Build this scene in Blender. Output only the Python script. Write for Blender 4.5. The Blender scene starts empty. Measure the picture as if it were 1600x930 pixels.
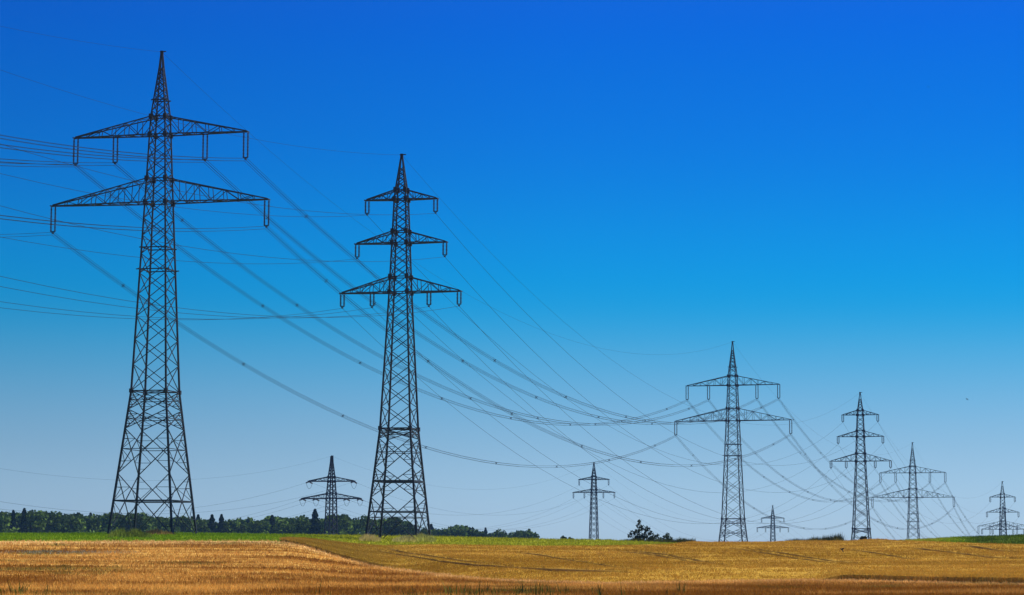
import bpy, math, random
import numpy as np
from mathutils import Vector, Matrix

# ------------------------------------------------------------------ camera, sky, sun, exposure
S = bpy.context.scene
COL = S.collection
F, CX, CY, HZ = 4100.0, 800.0, 465.0, 900.0      # focal length and horizon in photo pixels (1600 wide)
EYE = 2.2
PITCH, ROLL = math.atan((HZ - CY) / F), 0.0048
fw = Vector((0, math.cos(PITCH), math.sin(PITCH)))
r0 = Vector((1, 0, 0)); u0 = Vector((0, -math.sin(PITCH), math.cos(PITCH)))
rt = r0 * math.cos(ROLL) + u0 * math.sin(ROLL)
up = u0 * math.cos(ROLL) - r0 * math.sin(ROLL)
cam_d = bpy.data.cameras.new('camera'); cam = bpy.data.objects.new('camera', cam_d); COL.objects.link(cam)
cam_d.sensor_width = 36; cam_d.lens = F / 1600 * 36; cam_d.clip_start = 0.5; cam_d.clip_end = 20000
M = Matrix.Identity(4)
for i in range(3):
    M[i][0], M[i][1], M[i][2] = rt[i], up[i], -fw[i]
M[2][3] = EYE
cam.matrix_world = M
S.camera = cam

SUN_AZ, SUN_EL = math.radians(75), math.radians(50)     # azimuth clockwise from the view direction (+Y)
w = bpy.data.worlds.new('World'); S.world = w; w.use_nodes = True
nt = w.node_tree; nt.nodes.clear()
wo = nt.nodes.new('ShaderNodeOutputWorld'); bg = nt.nodes.new('ShaderNodeBackground')
sky = nt.nodes.new('ShaderNodeTexSky'); sky.sky_type = 'NISHITA'; sky.sun_disc = False
sky.sun_elevation = SUN_EL; sky.sun_rotation = SUN_AZ
sky.air_density = 1.0; sky.dust_density = 0.6; sky.ozone_density = 2.0
tc = nt.nodes.new('ShaderNodeTexCoord'); sep = nt.nodes.new('ShaderNodeSeparateXYZ')
mr = nt.nodes.new('ShaderNodeMapRange'); mr.inputs[1].default_value = 0.0; mr.inputs[2].default_value = 0.5
cr = nt.nodes.new('ShaderNodeValToRGB')
# polariser: the sky's own blue deepens quickly with height (position 0 = 1 degree under the horizon, 1 = 30 degrees up)
STOPS = [(0.0, (0.62, 0.85, 0.9067)), (0.0377, (0.61, 0.84, 0.8733)), (0.0677, (0.475, 0.695, 0.7267)), (0.0988, (0.37, 0.585, 0.61)), (0.1356, (0.235, 0.525, 0.56)), (0.1717, (0.095, 0.48, 0.5367)), (0.2037, (0.0039, 0.4357, 0.5425)), (0.2377, (0.001, 0.4099, 0.5601)), (0.286, (0.001, 0.3381, 0.5537)), (0.3341, (0.001, 0.2878, 0.5585)), (0.3818, (0.001, 0.2642, 0.5573)), (0.4291, (0.001, 0.2314, 0.5799)), (0.62, (0.0309, 0.2383, 0.5419)), (1.0, (0.3, 0.42, 0.4133))]
cr.color_ramp.interpolation = 'B_SPLINE'
while len(cr.color_ramp.elements) > 1: cr.color_ramp.elements.remove(cr.color_ramp.elements[-1])
for i, (p, c) in enumerate(STOPS):
    e = cr.color_ramp.elements[0] if i == 0 else cr.color_ramp.elements.new(p)
    e.position = p; e.color = (*c, 1)
mul = nt.nodes.new('ShaderNodeMix'); mul.data_type = 'RGBA'; mul.blend_type = 'MULTIPLY'; mul.inputs[0].default_value = 1
L = nt.links.new
L(tc.outputs['Generated'], sep.inputs[0]); L(sep.outputs['Z'], mr.inputs[0]); L(mr.outputs[0], cr.inputs[0])
mx_ = nt.nodes.new('ShaderNodeMapRange'); mx_.inputs[1].default_value = -0.5; mx_.inputs[2].default_value = 0.02; mx_.inputs[3].default_value = 0.62; mx_.inputs[4].default_value = 1.0
mul2 = nt.nodes.new('ShaderNodeMix'); mul2.data_type = 'RGBA'; mul2.blend_type = 'MULTIPLY'; mul2.inputs[0].default_value = 1
L(sep.outputs['X'], mx_.inputs[0]); L(mx_.outputs[0], mul2.inputs[7])
L(sky.outputs[0], mul.inputs[6]); L(cr.outputs[0], mul.inputs[7]); L(mul.outputs[2], mul2.inputs[6]); mul3 = nt.nodes.new('ShaderNodeMix'); mul3.data_type = 'RGBA'; mul3.blend_type = 'MULTIPLY'; mul3.inputs[0].default_value = 1
mul3.inputs[7].default_value = (1, 1, 1.5, 1)          # the polariser's blue, outside the ramp (which stops at 1)
L(mul2.outputs[2], mul3.inputs[6]); L(mul3.outputs[2], bg.inputs[0]); L(bg.outputs[0], wo.inputs[0])
bg.inputs[1].default_value = 0.15

sd = bpy.data.lights.new('sun', 'SUN'); sun = bpy.data.objects.new('sun', sd); COL.objects.link(sun)
sd.energy = 4.6; sd.angle = math.radians(0.53); sd.color = (1, 0.95, 0.86)
to_sun = Vector((math.sin(SUN_AZ) * math.cos(SUN_EL), math.cos(SUN_AZ) * math.cos(SUN_EL), math.sin(SUN_EL)))
sun.rotation_euler = to_sun.to_track_quat('Z', 'Y').to_euler()
sun.location = (60, 60, 120)
S.view_settings.view_transform = 'Standard'; S.view_settings.look = 'None'
S.view_settings.exposure = 0; S.view_settings.gamma = 1
S.render.engine = 'CYCLES'
S.cycles.use_denoising = True; S.cycles.denoiser = 'OPENIMAGEDENOISE'
S.cycles.use_adaptive_sampling = False
S.cycles.max_bounces = 5; S.cycles.volume_bounces = 0
S.render.filter_size = 1.3

# ------------------------------------------------------------------ helpers
rnd = random.Random(7)
NR = np.random.RandomState(11)

def ray(px, py):
    v = fw + rt * ((px - CX) / F) + up * (-(py - CY) / F)
    return v
def at(px, py, Y):
    v = ray(px, py); k = Y / v.y
    return Vector((v.x * k, Y, EYE + v.z * k))

class MB:
    """collects bars, boxes and lathes into one mesh"""
    def __init__(self): self.v = []; self.f = []
    def bar(self, p, q, w, w2=None):
        p = Vector(p); q = Vector(q); d = q - p
        if d.length < 1e-6: return
        d.normalize()
        a = d.cross(Vector((0, 0, 1)) if abs(d.z) < 0.95 else Vector((0, 1, 0))).normalized(); b = d.cross(a)
        n = len(self.v); w2 = w if w2 is None else w2
        for c, h in ((p, w / 2), (q, w2 / 2)):
            for s, t in ((-1, -1), (1, -1), (1, 1), (-1, 1)):
                self.v.append(tuple(c + a * h * s + b * h * t))
        self.f += [(n, n+1, n+5, n+4), (n+1, n+2, n+6, n+5), (n+2, n+3, n+7, n+6), (n+3, n, n+4, n+7), (n+3, n+2, n+1, n), (n+4, n+5, n+6, n+7)]
    def box(self, c, sx, sy, sz):
        c = Vector(c); self.bar(c - Vector((0, 0, sz/2)), c + Vector((0, 0, sz/2)), 1)
        n = len(self.v) - 8
        for i in range(8):
            x, y, z = self.v[n+i]
            self.v[n+i] = (c.x + (x - c.x) * sx, c.y + (y - c.y) * sy, z)
    def lathe(self, x, y, prof, n=7):
        """prof: list of (radius, z)"""
        b = len(self.v)
        for r, z in prof:
            for k in range(n):
                a = 2 * math.pi * k / n
                self.v.append((x + r * math.cos(a), y + r * math.sin(a), z))
        for i in range(len(prof) - 1):
            for k in range(n):
                k2 = (k + 1) % n
                self.f.append((b+i*n+k, b+i*n+k2, b+(i+1)*n+k2, b+(i+1)*n+k))
        self.f.append(tuple(b + k for k in reversed(range(n))))
        self.f.append(tuple(b + (len(prof)-1)*n + k for k in range(n)))
    def tube(self, pts, r, n=5):
        b = len(self.v)
        for i, p in enumerate(pts):
            d = (Vector(pts[min(i+1, len(pts)-1)]) - Vector(pts[max(i-1, 0)])).normalized()
            a = d.cross(Vector((0, 0, 1))).normalized(); c = d.cross(a)
            for k in range(n):
                t = 2 * math.pi * k / n
                self.v.append(tuple(Vector(p) + a * r * math.cos(t) + c * r * math.sin(t)))
        for i in range(len(pts) - 1):
            for k in range(n):
                k2 = (k+1) % n
                self.f.append((b+i*n+k, b+(i+1)*n+k, b+(i+1)*n+k2, b+i*n+k2))
    def mesh(self, name, m):
        me = bpy.data.meshes.new(name); me.from_pydata(self.v, [], self.f); me.update()
        if m: me.materials.append(m)
        return me
    def build(self, name, m, parent=None):
        return link(name, self.mesh(name, m), parent)

def link(name, me, parent=None):
    o = bpy.data.objects.new(name, me); COL.objects.link(o)
    if parent: o.parent = parent
    return o
def tag(o, label=None, cat=None, group=None, kind=None):
    if label: o['label'] = label
    if cat: o['category'] = cat
    if group: o['group'] = group
    if kind: o['kind'] = kind
    return o
def empty(name, loc, rz=0):
    o = bpy.data.objects.new(name, None); COL.objects.link(o)
    o.location = loc; o.rotation_euler = (0, 0, rz); o.empty_display_size = 2
    return o
def copy_tree(o, parent=None):
    c = o.copy(); COL.objects.link(c)
    if parent: c.parent = parent
    for ch in list(o.children): copy_tree(ch, c)
    return c

def raw_mesh(name, co, loops, per, mat, col=None):
    """fast mesh: co (n,3), loops flat vertex indices, per = corners in each face"""
    me = bpy.data.meshes.new(name)
    nf = len(loops) // per
    me.vertices.add(len(co)); me.vertices.foreach_set('co', np.ascontiguousarray(co, np.float32).ravel())
    me.loops.add(len(loops)); me.loops.foreach_set('vertex_index', np.ascontiguousarray(loops, np.int32))
    me.polygons.add(nf)
    me.polygons.foreach_set('loop_start', np.arange(0, nf * per, per, dtype=np.int32))
    if col is not None:
        at_ = me.attributes.new('tint', 'FLOAT_COLOR', 'POINT')
        c4 = np.ones((len(co), 4), np.float32); c4[:, :3] = col
        at_.data.foreach_set('color', c4.ravel())
    me.update(calc_edges=True); me.validate()
    if mat: me.materials.append(mat)
    return me

def hash2(i, j, s):
    h = (i * 374761393 + j * 668265263 + s * 974634779) & 0xffffffff
    h = ((h ^ (h >> 13)) * 1274126177) & 0xffffffff
    return ((h ^ (h >> 16)) & 0xffff) / 65535.0
def vn(x, y, s=0):
    """value noise 0..1"""
    x = np.asarray(x, float); y = np.asarray(y, float)
    xi = np.floor(x).astype(np.int64); yi = np.floor(y).astype(np.int64)
    u = x - xi; v = y - yi; u = u*u*(3-2*u); v = v*v*(3-2*v)
    a = hash2(xi, yi, s); b = hash2(xi+1, yi, s); c = hash2(xi, yi+1, s); d = hash2(xi+1, yi+1, s)
    return (a*(1-u)+b*u)*(1-v) + (c*(1-u)+d*u)*v
def fbm(x, y, s=0, o=3):
    t = 0; a = 0.5; n = 0
    for k in range(o):
        t = t + a * vn(x * 2**k, y * 2**k, s + k*17); n += a; a *= 0.5
    return t / n
def sstep(a, b, x):
    t = np.clip((np.asarray(x, float) - a) / (b - a), 0, 1); return t*t*(3-2*t)

# ------------------------------------------------------------------ materials
def mat(name, color, rough=0.6, metal=0.0, spec=0.3, vary=0.0, vscale=3.0):
    m = bpy.data.materials.new(name); m.use_nodes = True
    n = m.node_tree.nodes; l = m.node_tree.links; b = n['Principled BSDF']
    b.inputs['Base Color'].default_value = (*color, 1); b.inputs['Roughness'].default_value = rough
    b.inputs['Metallic'].default_value = metal; b.inputs['Specular IOR Level'].default_value = spec
    if vary:
        t = n.new('ShaderNodeTexCoord'); z = n.new('ShaderNodeTexNoise'); z.inputs['Scale'].default_value = vscale
        r = n.new('ShaderNodeMapRange'); r.inputs[3].default_value = 1 - vary; r.inputs[4].default_value = 1 + vary
        x = n.new('ShaderNodeMix'); x.data_type = 'RGBA'; x.blend_type = 'MULTIPLY'; x.inputs[0].default_value = 1
        x.inputs[6].default_value = (*color, 1)
        l.new(t.outputs['Object'], z.inputs['Vector']); l.new(z.outputs[0], r.inputs[0]); l.new(r.outputs[0], x.inputs[7]); l.new(x.outputs[2], b.inputs['Base Color'])
    return m
def tint_mat(name, rough=0.9, spec=0.05, trans=0.0, nscale=None):
    """base colour from the mesh's own tint attribute, broken up by fine noise"""
    m = bpy.data.materials.new(name); m.use_nodes = True
    n = m.node_tree.nodes; l = m.node_tree.links; b = n['Principled BSDF']
    a = n.new('ShaderNodeAttribute'); a.attribute_name = 'tint'
    b.inputs['Roughness'].default_value = rough; b.inputs['Specular IOR Level'].default_value = spec
    out = a.outputs['Color']
    if nscale:
        t = n.new('ShaderNodeTexCoord'); z = n.new('ShaderNodeTexNoise'); z.inputs['Scale'].default_value = nscale; z.inputs['Detail'].default_value = 4
        r = n.new('ShaderNodeMapRange'); r.inputs[1].default_value = 0.3; r.inputs[2].default_value = 0.7; r.inputs[3].default_value = 0.65; r.inputs[4].default_value = 1.35
        x = n.new('ShaderNodeMix'); x.data_type = 'RGBA'; x.blend_type = 'MULTIPLY'; x.inputs[0].default_value = 1
        l.new(t.outputs['Object'], z.inputs['Vector']); l.new(z.outputs[0], r.inputs[0]); l.new(r.outputs[0], x.inputs[7]); l.new(out, x.inputs[6])
        out = x.outputs[2]
    l.new(out, b.inputs['Base Color'])
    if trans:
        tr = n.new('ShaderNodeBsdfTranslucent'); mx = n.new('ShaderNodeMixShader'); mx.inputs[0].default_value = trans
        l.new(out, tr.inputs[0]); l.new(b.outputs[0], mx.inputs[1]); l.new(tr.outputs[0], mx.inputs[2])
        l.new(mx.outputs[0], n['Material Output'].inputs[0])
    return m
STEEL = mat('weathered_steel', (0.040, 0.049, 0.066), 0.7, 0.1, 0.2, 0.35, 1.5)
STEEL_D = mat('dark_steel', (0.027, 0.033, 0.045), 0.7, 0.1, 0.2, 0.3, 1.5)
GLASS = mat('insulator_glaze', (0.035, 0.022, 0.018), 0.25, 0, 0.5)
CABLE = mat('aluminium_cable', (0.014, 0.019, 0.029), 0.7, 0.0, 0.15)
CONC = mat('concrete', (0.35, 0.34, 0.32), 0.9, 0, 0.2, 0.2, 4)
BARK = mat('bark', (0.07, 0.05, 0.035), 0.95, 0, 0.1, 0.3, 6)
SOIL = mat('dry_soil', (0.2, 0.12, 0.05), 0.95, 0, 0.05, 0.3, 0.4)
CROP = tint_mat('ripe_straw', 0.85, 0.08, 0.25)
SHEET = tint_mat('field_surface', 0.95, 0.03, 0, 3.0)
LEAF = tint_mat('foliage', 0.9, 0.04, 0.2)
FEATHER = mat('dark_feathers', (0.02, 0.02, 0.022), 0.8)

# ------------------------------------------------------------------ terrain
# towers: (apex px, apex py, forward distance)
TW = {'T1': (253, 82, 328), 'T3': (1144.5, 534.5, 640), 'T5': (1425.5, 692, 928), 'T11': (1567.5, 786, 1210),
      'T2': (627.8, 243, 330), 'T4': (1343.8, 614, 673), 'T6': (1566, 753, 973),
      'T9': (518.5, 713, 700), 'T7': (928, 723, 980), 'T8': (1207.3, 790, 1316)}
POS = {k: at(*v) for k, v in TW.items()}
H_A, H_B = 0, 0
COLS = [(-900, 836), (0, 836.5), (300, 836), (480, 838.5), (600, 840), (700, 841.5), (850, 845), (950, 846.5), (1050, 851.5), (1100, 855),
        (1200, 855), (1250, 853), (1320, 853.5), (1400, 848), (1500, 842), (1600, 838.5), (2500, 836)]
D_N = [150, 180, 210, 250, 283, 315, 345]
Y_L = [930, 915, 898, 871, 848, None, None]
Y_R = [930, 919, 906, 887, 871, None, None]
def column(px):
    yc = np.interp(px, [c[0] for c in COLS], [c[1] for c in COLS])
    t = float(sstep(430, 600, px))
    out = []
    for d, l, r in zip(D_N, Y_L, Y_R):
        if l is None:
            k = {315: 0.72, 345: 1.0}[d]
            l = 848 + (yc - 848) * k; r = 871 + (yc - 871) * (0.62 if d == 315 else 1)
        y = l + (r - l) * t
        v = ray(px, y); out.append(v.z / math.hypot(v.x, v.y) * d + EYE)
    return out
PXS = np.arange(-900, 2501, 25.0)
AZS = np.array([math.atan2(ray(p, 870).x, ray(p, 870).y) for p in PXS])
DS = np.array([0, 60, 110] + D_N, float)
TAB = np.array([[0.0, 0.15, 0.55] + column(p) for p in PXS])
# beyond the crest: control points (x, y, z)
CTRL = []
HT = {'T3': 60.3, 'T5': 60.3, 'T11': 60.3, 'T4': 47.6, 'T6': 47.6, 'T7': 31, 'T8': 31, 'T9': 30}
for k, h in HT.items(): CTRL.append((POS[k].x, POS[k].y, POS[k].z - h))
for p, d, z in ((-600, 900, 6), (-200, 900, 6), (100, 950, 6), (350, 950, 6), (600, 980, 5), (800, 1100, 5), (-900, 500, 4), (100, 550, 4), (400, 550, 4),
                (2200, 700, 0), (2300, 1200, -10), (1000, 3000, 0), (-500, 3000, 0), (2200, 3000, -10), (1100, 2000, -4), (200, 2000, 2), (800, 560, 4.5)):
    v = ray(p, 870); CTRL.append((v.x / v.y * d, d, z))
CTRL = np.array(CTRL)
def ground(x, y):
    x = np.asarray(x, float); y = np.asarray(y, float)
    d = np.hypot(x, y); az = np.arctan2(x, y)
    fi = np.interp(np.clip(np.abs(az), 0, 9) * np.sign(az), AZS, np.arange(len(AZS)))
    di = np.interp(d, DS, np.arange(len(DS)))
    i0 = np.minimum(fi.astype(int), len(AZS) - 2); j0 = np.minimum(di.astype(int), len(DS) - 2)
    u = fi - i0; v = di - j0
    near = (TAB[i0, j0]*(1-v) + TAB[i0, j0+1]*v)*(1-u) + (TAB[i0+1, j0]*(1-v) + TAB[i0+1, j0+1]*v)*u
    num = 0; den = 0
    for cx, cy, cz in CTRL:
        ww = 1.0 / ((x-cx)**2 + (y-cy)**2 + 30.0) ** 1.6
        num = num + ww*cz; den = den + ww
    far = num / den
    k = sstep(345, 470, d)
    z = near*(1-k) + far*k
    b = sstep(0.6, 1.2, np.abs(az))
    return z*(1-b) + b*np.minimum(z, 1.0)
def gz(x, y): return float(ground(np.array([x]), np.array([y]))[0])
def az_of(px): return np.interp(px, PXS, AZS)
def d_at(px, ypix):
    """distance at which the bare ground is seen at photo height ypix in column px (in front of the crest)"""
    ds = np.linspace(150, 345, 300); a = float(az_of(px))
    z = ground(ds * math.sin(a), ds * math.cos(a))
    best = 345.0
    for d, zz in zip(ds, z):
        v = Vector((d * math.sin(a), d * math.cos(a), zz - EYE))
        yy = CY - F * v.dot(up) / v.dot(fw)
        if yy <= ypix: return float(d)
    return best

def grid_mesh(name, P, Q, X, Y, Z, matl, col=None):
    """P x Q grid of points"""
    co = np.stack([X.ravel(), Y.ravel(), Z.ravel()], 1)
    i = np.arange(P - 1)[:, None]; j = np.arange(Q - 1)[None, :]
    a = (i * Q + j).ravel(); loops = np.stack([a, a + Q, a + Q + 1, a + 1], 1).ravel()
    return raw_mesh(name, co, loops, 4, matl, col)

# ground sheet (polar, all round)
azs = np.concatenate([np.linspace(-math.pi, -0.5, 40)[:-1], np.linspace(-0.5, 0.5, 161), np.linspace(0.5, math.pi, 40)[1:]])
rs = np.concatenate([[0.5, 10, 25, 45, 60, 80, 100, 120, 140], np.arange(150, 480, 6.0), np.arange(480, 1400, 20.0), np.geomspace(1400, 3400, 20)])
A, R = np.meshgrid(azs, rs, indexing='ij')
X, Y = R*np.sin(A), R*np.cos(A)
Z = ground(X, Y)
Z = Z - 0.03
me = grid_mesh('ground', len(azs), len(rs), X, Y, Z, SOIL)
tag(link('ground', me), kind='structure')

# field boundaries, as seen from the camera: distance of each boundary in each column
PF = np.arange(-700, 2301, 20.0)
DST = np.array([[-700, 283], [0, 283], [400, 284], [445, 282], [475, d_at(475, 855)], [520, d_at(520, 869)], [560, d_at(560, 880)], [600, d_at(600, 890)], [660, d_at(660, 898)],
                [720, d_at(720, 905)], [800, d_at(800, 912)], [950, d_at(950, 917)], [1100, d_at(1100, 914)], [1250, d_at(1250, 911)],
                [1330, d_at(1330, 912)], [1450, d_at(1450, 915)], [1600, d_at(1600, 919)], [2300, d_at(1600, 925)]])
DWH = np.array([[430, 283], [475, 300], [2300, 300]], float)
def d_stub(px): return np.interp(px, DST[:, 0], DST[:, 1])
def d_wheat(px): return np.interp(px, DWH[:, 0], DWH[:, 1])
AZ2PX = lambda a: np.interp(a, AZS, PXS)

def canopy(px, d):
    """height of the standing wheat above the soil; thin along the middle of its front edge"""
    thin = sstep(585, 640, px) * (1 - sstep(1250, 1330, px))
    k = 1 - thin * (1 - sstep(0, 30, d - d_stub(px)))
    return 0.12 + (0.63 - 0.22 * (1 - sstep(585, 700, px))) * k
# tramlines in the wheat: polylines in photo space (px, py of canopy)
DWY = [(560, 848.5), (700, 850), (850, 852), (950, 851.5), (1000, 850.5), (1050, 849), (1090, None), (1360, None), (1400, 843.5), (1450, 845), (1500, 847), (1600, 849.5)]
TRAM = [[(585, 857), (640, 868), (690, 876), (740, 881), (860, 889), (990, 893)], [(600, 855), (660, 866), (720, 875), (790, 881)],
        [(800, 861), (850, 867), (905, 876), (960, 884), (1010, 889)],
        [(960, 859), (1010, 864), (1060, 872), (1110, 883)], [(985, 859), (1040, 865), (1100, 876), (1140, 884)],
        [(1140, 855), (1190, 862), (1250, 872), (1330, 881)], [(1160, 854), (1215, 862), (1290, 874), (1350, 880)],
        [(1320, 857), (1370, 863), (1420, 872), (1440, 873)], [(1420, 855), (1480, 861), (1540, 869), (1600, 872)], [(1500, 851), (1560, 858), (1600, 862)]]
def canopy_d(px, ypix):
    ds = np.linspace(155, 350, 260); a = float(az_of(px))
    xs, ys = ds*math.sin(a), ds*math.cos(a)
    z = ground(xs, ys) + canopy(np.full_like(ds, px), ds) - EYE
    yy = CY - F * (xs*up.x + ys*up.y + z*up.z) / (xs*fw.x + ys*fw.y + z*fw.z)
    k = np.argmax(yy <= ypix)
    return float(ds[k]) if yy[k] <= ypix else 345.0
DWH = np.array([[430, 283], [475, 300]] + [[p, 352 if y is None else canopy_d(p, y)] for p, y in DWY] + [[2300, canopy_d(1600, 850)]])
TRW = []
for t in TRAM:
    pts = [(float(p), canopy_d(p, y)) for p, y in t]
    xs = np.linspace(pts[0][0], pts[-1][0], 60)
    dd = np.interp(xs, [p[0] for p in pts], [p[1] for p in pts])
    TRW.append((xs, dd))
def tram_depth(px, d, sig=1.6):
    g = np.zeros_like(px)
    for xs, dd in TRW:
        c = np.interp(px, xs, dd, left=-99, right=-99)
        fade = np.clip((px - xs[0]) / 25, 0, 1) * np.clip((xs[-1] - px) / 60, 0, 1)
        g = np.maximum(g, np.exp(-(np.abs(d - c) / sig) ** 4) * fade)
    return g

def stub_col(x, y, px, d):
    n1 = fbm(x * 0.05, y * 0.30, 1); n2 = fbm(x * 0.11, y * 0.09, 5); n3 = vn(x * 1.0, y * 0.8, 9)
    lines = 0.5 + 0.5 * np.sin(y * 1.05 + 0.055 * x + 3 * vn(x * 0.02, y * 0.03, 3))
    t = np.clip(0.42 * n1 + 0.5 * n2 + 0.12 * lines - 0.02, 0, 1); t = sstep(0.38, 0.64, t) * 0.9
    t = t + 0.35 * (n3 - 0.5)
    back = d_stub(px) - d
    t = t + 0.4 * np.exp(-(np.maximum(back, 0) / 10.0) ** 2) - 0.4 * sstep(9, 18, back) * sstep(860, 1100, px)      # loose straw along the field edge; older brown stubble to the right
    t = np.clip(t, 0, 1)[:, None]
    c = np.array([0.38, 0.155, 0.010]) * (1 - t) + np.array([0.84, 0.49, 0.11]) * t
    rim = (np.exp(-(np.maximum(back, 0) / 7.0) ** 2) * (0.5 + 0.4 * vn(x * 0.4, y * 0.4, 71)))[:, None]
    c = c * (1 - rim) + np.array([0.92, 0.62, 0.25]) * rim
    g = (sstep(0.62, 0.8, fbm(x * 0.09 + 40, y * 0.13, 21)) * sstep(0.45, 0.6, vn(x * 0.7, y * 0.7, 33)))[:, None]
    return c * (1 - 0.6*g) + np.array([0.16, 0.17, 0.02]) * 0.6 * g
def wheat_col(x, y, px, d):
    n1 = fbm(x * 0.03, y * 0.06, 2); n2 = fbm(x * 0.1, y * 0.3, 6); n3 = vn(x * 1.1, y * 1.1, 12)
    t = np.clip(0.5 * n1 + 0.5 * n2, 0, 1); t = np.clip(0.2 + 0.6 * sstep(0.3, 0.7, t) + 0.3 * (n3 - 0.5), 0, 1)[:, None]
    c = np.array([0.44, 0.24, 0.012]) * (1 - t) + np.array([0.70, 0.415, 0.06]) * t
    gr = (np.exp(-((px - 520) / 110) ** 2) * 0.4 + 0.45 * sstep(10, 0, np.abs(d - d_wheat(px))) * 0)[:, None]
    c = c * (1 - gr) + np.array([0.26, 0.22, 0.02]) * gr
    k = np.clip(tram_depth(px, d, 2.7) * 1.2, 0, 1)[:, None]          # wheel tracks: bare brown soil and trampled stems
    return c * (1 - k) + np.array([0.12, 0.055, 0.010]) * k
def green_col(x, y, px):
    n1 = fbm(x * 0.08, y * 0.2, 8); n3 = vn(x * 0.9, y * 0.9, 14)
    t = np.clip(n1 + 0.3 * (n3 - 0.5), 0, 1)[:, None]
    yel = (sstep(380, 560, px) * (1 - sstep(1440, 1520, px)))[:, None]
    a = np.array([0.17, 0.275, 0.003]) * (1 - t) + np.array([0.29, 0.40, 0.005]) * t
    b = np.array([0.34, 0.345, 0.012]) * (1 - t) + np.array([0.45, 0.44, 0.02]) * t
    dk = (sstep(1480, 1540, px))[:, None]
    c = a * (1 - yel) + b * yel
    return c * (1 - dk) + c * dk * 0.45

def band(px0, px1, n_px, n_d, d0, d1, hfun, name, colfun, mat_, skirt=True):
    """a sheet between two boundary curves, with a skirt down to the soil on its near edge"""
    pxs = np.linspace(px0, px1, n_px); t = np.linspace(0, 1, n_d)
    P = np.repeat(pxs[:, None], n_d, 1); D0 = d0(pxs)[:, None]; D1 = np.maximum(d1(pxs)[:, None], D0 + 0.5)
    D = D0 + (D1 - D0) * t[None, :]
    a = az_of(P); X, Y = D*np.sin(a), D*np.cos(a)
    G = ground(X, Y); Z = G + hfun(P, D, X, Y)
    if skirt:
        P = np.concatenate([P[:, :1], P], 1); D = np.concatenate([D[:, :1], D], 1)
        X = np.concatenate([X[:, :1], X], 1); Y = np.concatenate([Y[:, :1], Y], 1); Z = np.concatenate([G[:, :1] - 0.1, Z], 1); n_d += 1
    c = colfun(X.ravel(), Y.ravel(), P.ravel(), D.ravel())
    me = grid_mesh(name, n_px, n_d, X, Y, Z, mat_, c)
    return link(name, me)

def blades(name, px, d, base_h, h, wd, cols, nb, matl, lean=0.35):
    """tufts of nb narrow triangular blades each, standing at (px, d)"""
    a = az_of(px); x, y = d*np.sin(a), d*np.cos(a)
    z = ground(x, y) + base_h
    n = len(x); rep = lambda q: np.repeat(q, nb)
    X, Y, Z = rep(x), rep(y), rep(z); Hh = rep(h) * NR.uniform(0.7, 1.25, n*nb)
    X = X + NR.normal(0, 0.12, n*nb); Y = Y + NR.normal(0, 0.12, n*nb)
    th = NR.uniform(0, 2*np.pi, n*nb); W = rep(wd) * NR.uniform(0.6, 1.4, n*nb)
    lx = NR.normal(0, lean, n*nb) * Hh; ly = NR.normal(0, lean, n*nb) * Hh
    dx, dy = np.cos(th) * W/2, np.sin(th) * W/2
    co = np.empty((n*nb, 3, 3))
    co[:, 0] = np.stack([X-dx, Y-dy, Z-0.04], 1); co[:, 1] = np.stack([X+dx, Y+dy, Z-0.04], 1); co[:, 2] = np.stack([X+lx, Y+ly, Z+Hh], 1)
    cc = np.repeat(np.repeat(cols, nb, 0) * NR.uniform(0.75, 1.25, (n*nb, 1)), 3, 0)
    return raw_mesh(name, co.reshape(-1, 3), np.arange(n*nb*3), 3, matl, cc)

zero = lambda p: np.full_like(p, 130.0)
def stub_h(P, D, X, Y):
    rows = 0.5 + 0.5 * np.sin(Y * 1.05 + 0.055 * X + 3 * vn(X * 0.02, Y * 0.03, 3))
    return 0.06 + 0.06 * rows + 0.08 * fbm(X * 0.10, Y * 0.12, 4)
tag(band(-700, 2300, 700, 220, zero, d_stub, stub_h, 'stubble_field', lambda x, y, p, d: stub_col(x, y, p, d), SHEET, False), kind='structure')
def wheat_h(P, D, X, Y):
    return canopy(P, D) * (1 - 0.4 * tram_depth(P, D)) + 0.14 * (fbm(X * 0.25, Y * 0.25, 40) - 0.5) - 0.1
tag(band(440, 2300, 900, 330, d_stub, d_wheat, wheat_h, 'wheat_field', wheat_col, SHEET), 'standing ripe wheat with darker wheel tracks on the right of the slope', 'wheat field', None, 'stuff')
far_edge = lambda p: np.full_like(p, 400.0)
green_near = lambda p: np.where(p < 440, d_stub(p), np.maximum(d_wheat(p), d_stub(p)))
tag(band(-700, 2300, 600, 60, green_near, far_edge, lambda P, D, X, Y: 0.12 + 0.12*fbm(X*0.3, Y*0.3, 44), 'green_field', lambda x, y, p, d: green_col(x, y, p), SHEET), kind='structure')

# stalks
def scatter(n, p0, p1, d0, d1):
    px = NR.uniform(p0, p1, n); t = NR.uniform(0, 1, n)
    return px, d0(px) + (d1(px) - d0(px)) * t
px, d = scatter(150000, -400, 2100, zero, d_stub)
a = az_of(px); x, y = d*np.sin(a), d*np.cos(a)
rows = 0.5 + 0.5 * np.sin(y * 1.05 + 0.055 * x + 3 * vn(x * 0.02, y * 0.03, 3))
me = blades('stubble', px, d, 0.06 + 0.06*rows + 0.08 * fbm(x * 0.10, y * 0.12, 4), NR.uniform(0.12, 0.3, len(px)), np.full(len(px), 0.06), stub_col(x, y, px, d), 3, CROP)
tag(link('stubble', me), 'short cut straw stubble covering the brown foreground field', 'stubble', None, 'stuff')
px, d = scatter(195000, 440, 2280, d_stub, d_wheat)
keep = tram_depth(px, d, 2.6) < 0.3; px, d = px[keep], d[keep]
a = az_of(px); x, y = d*np.sin(a), d*np.cos(a)
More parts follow.
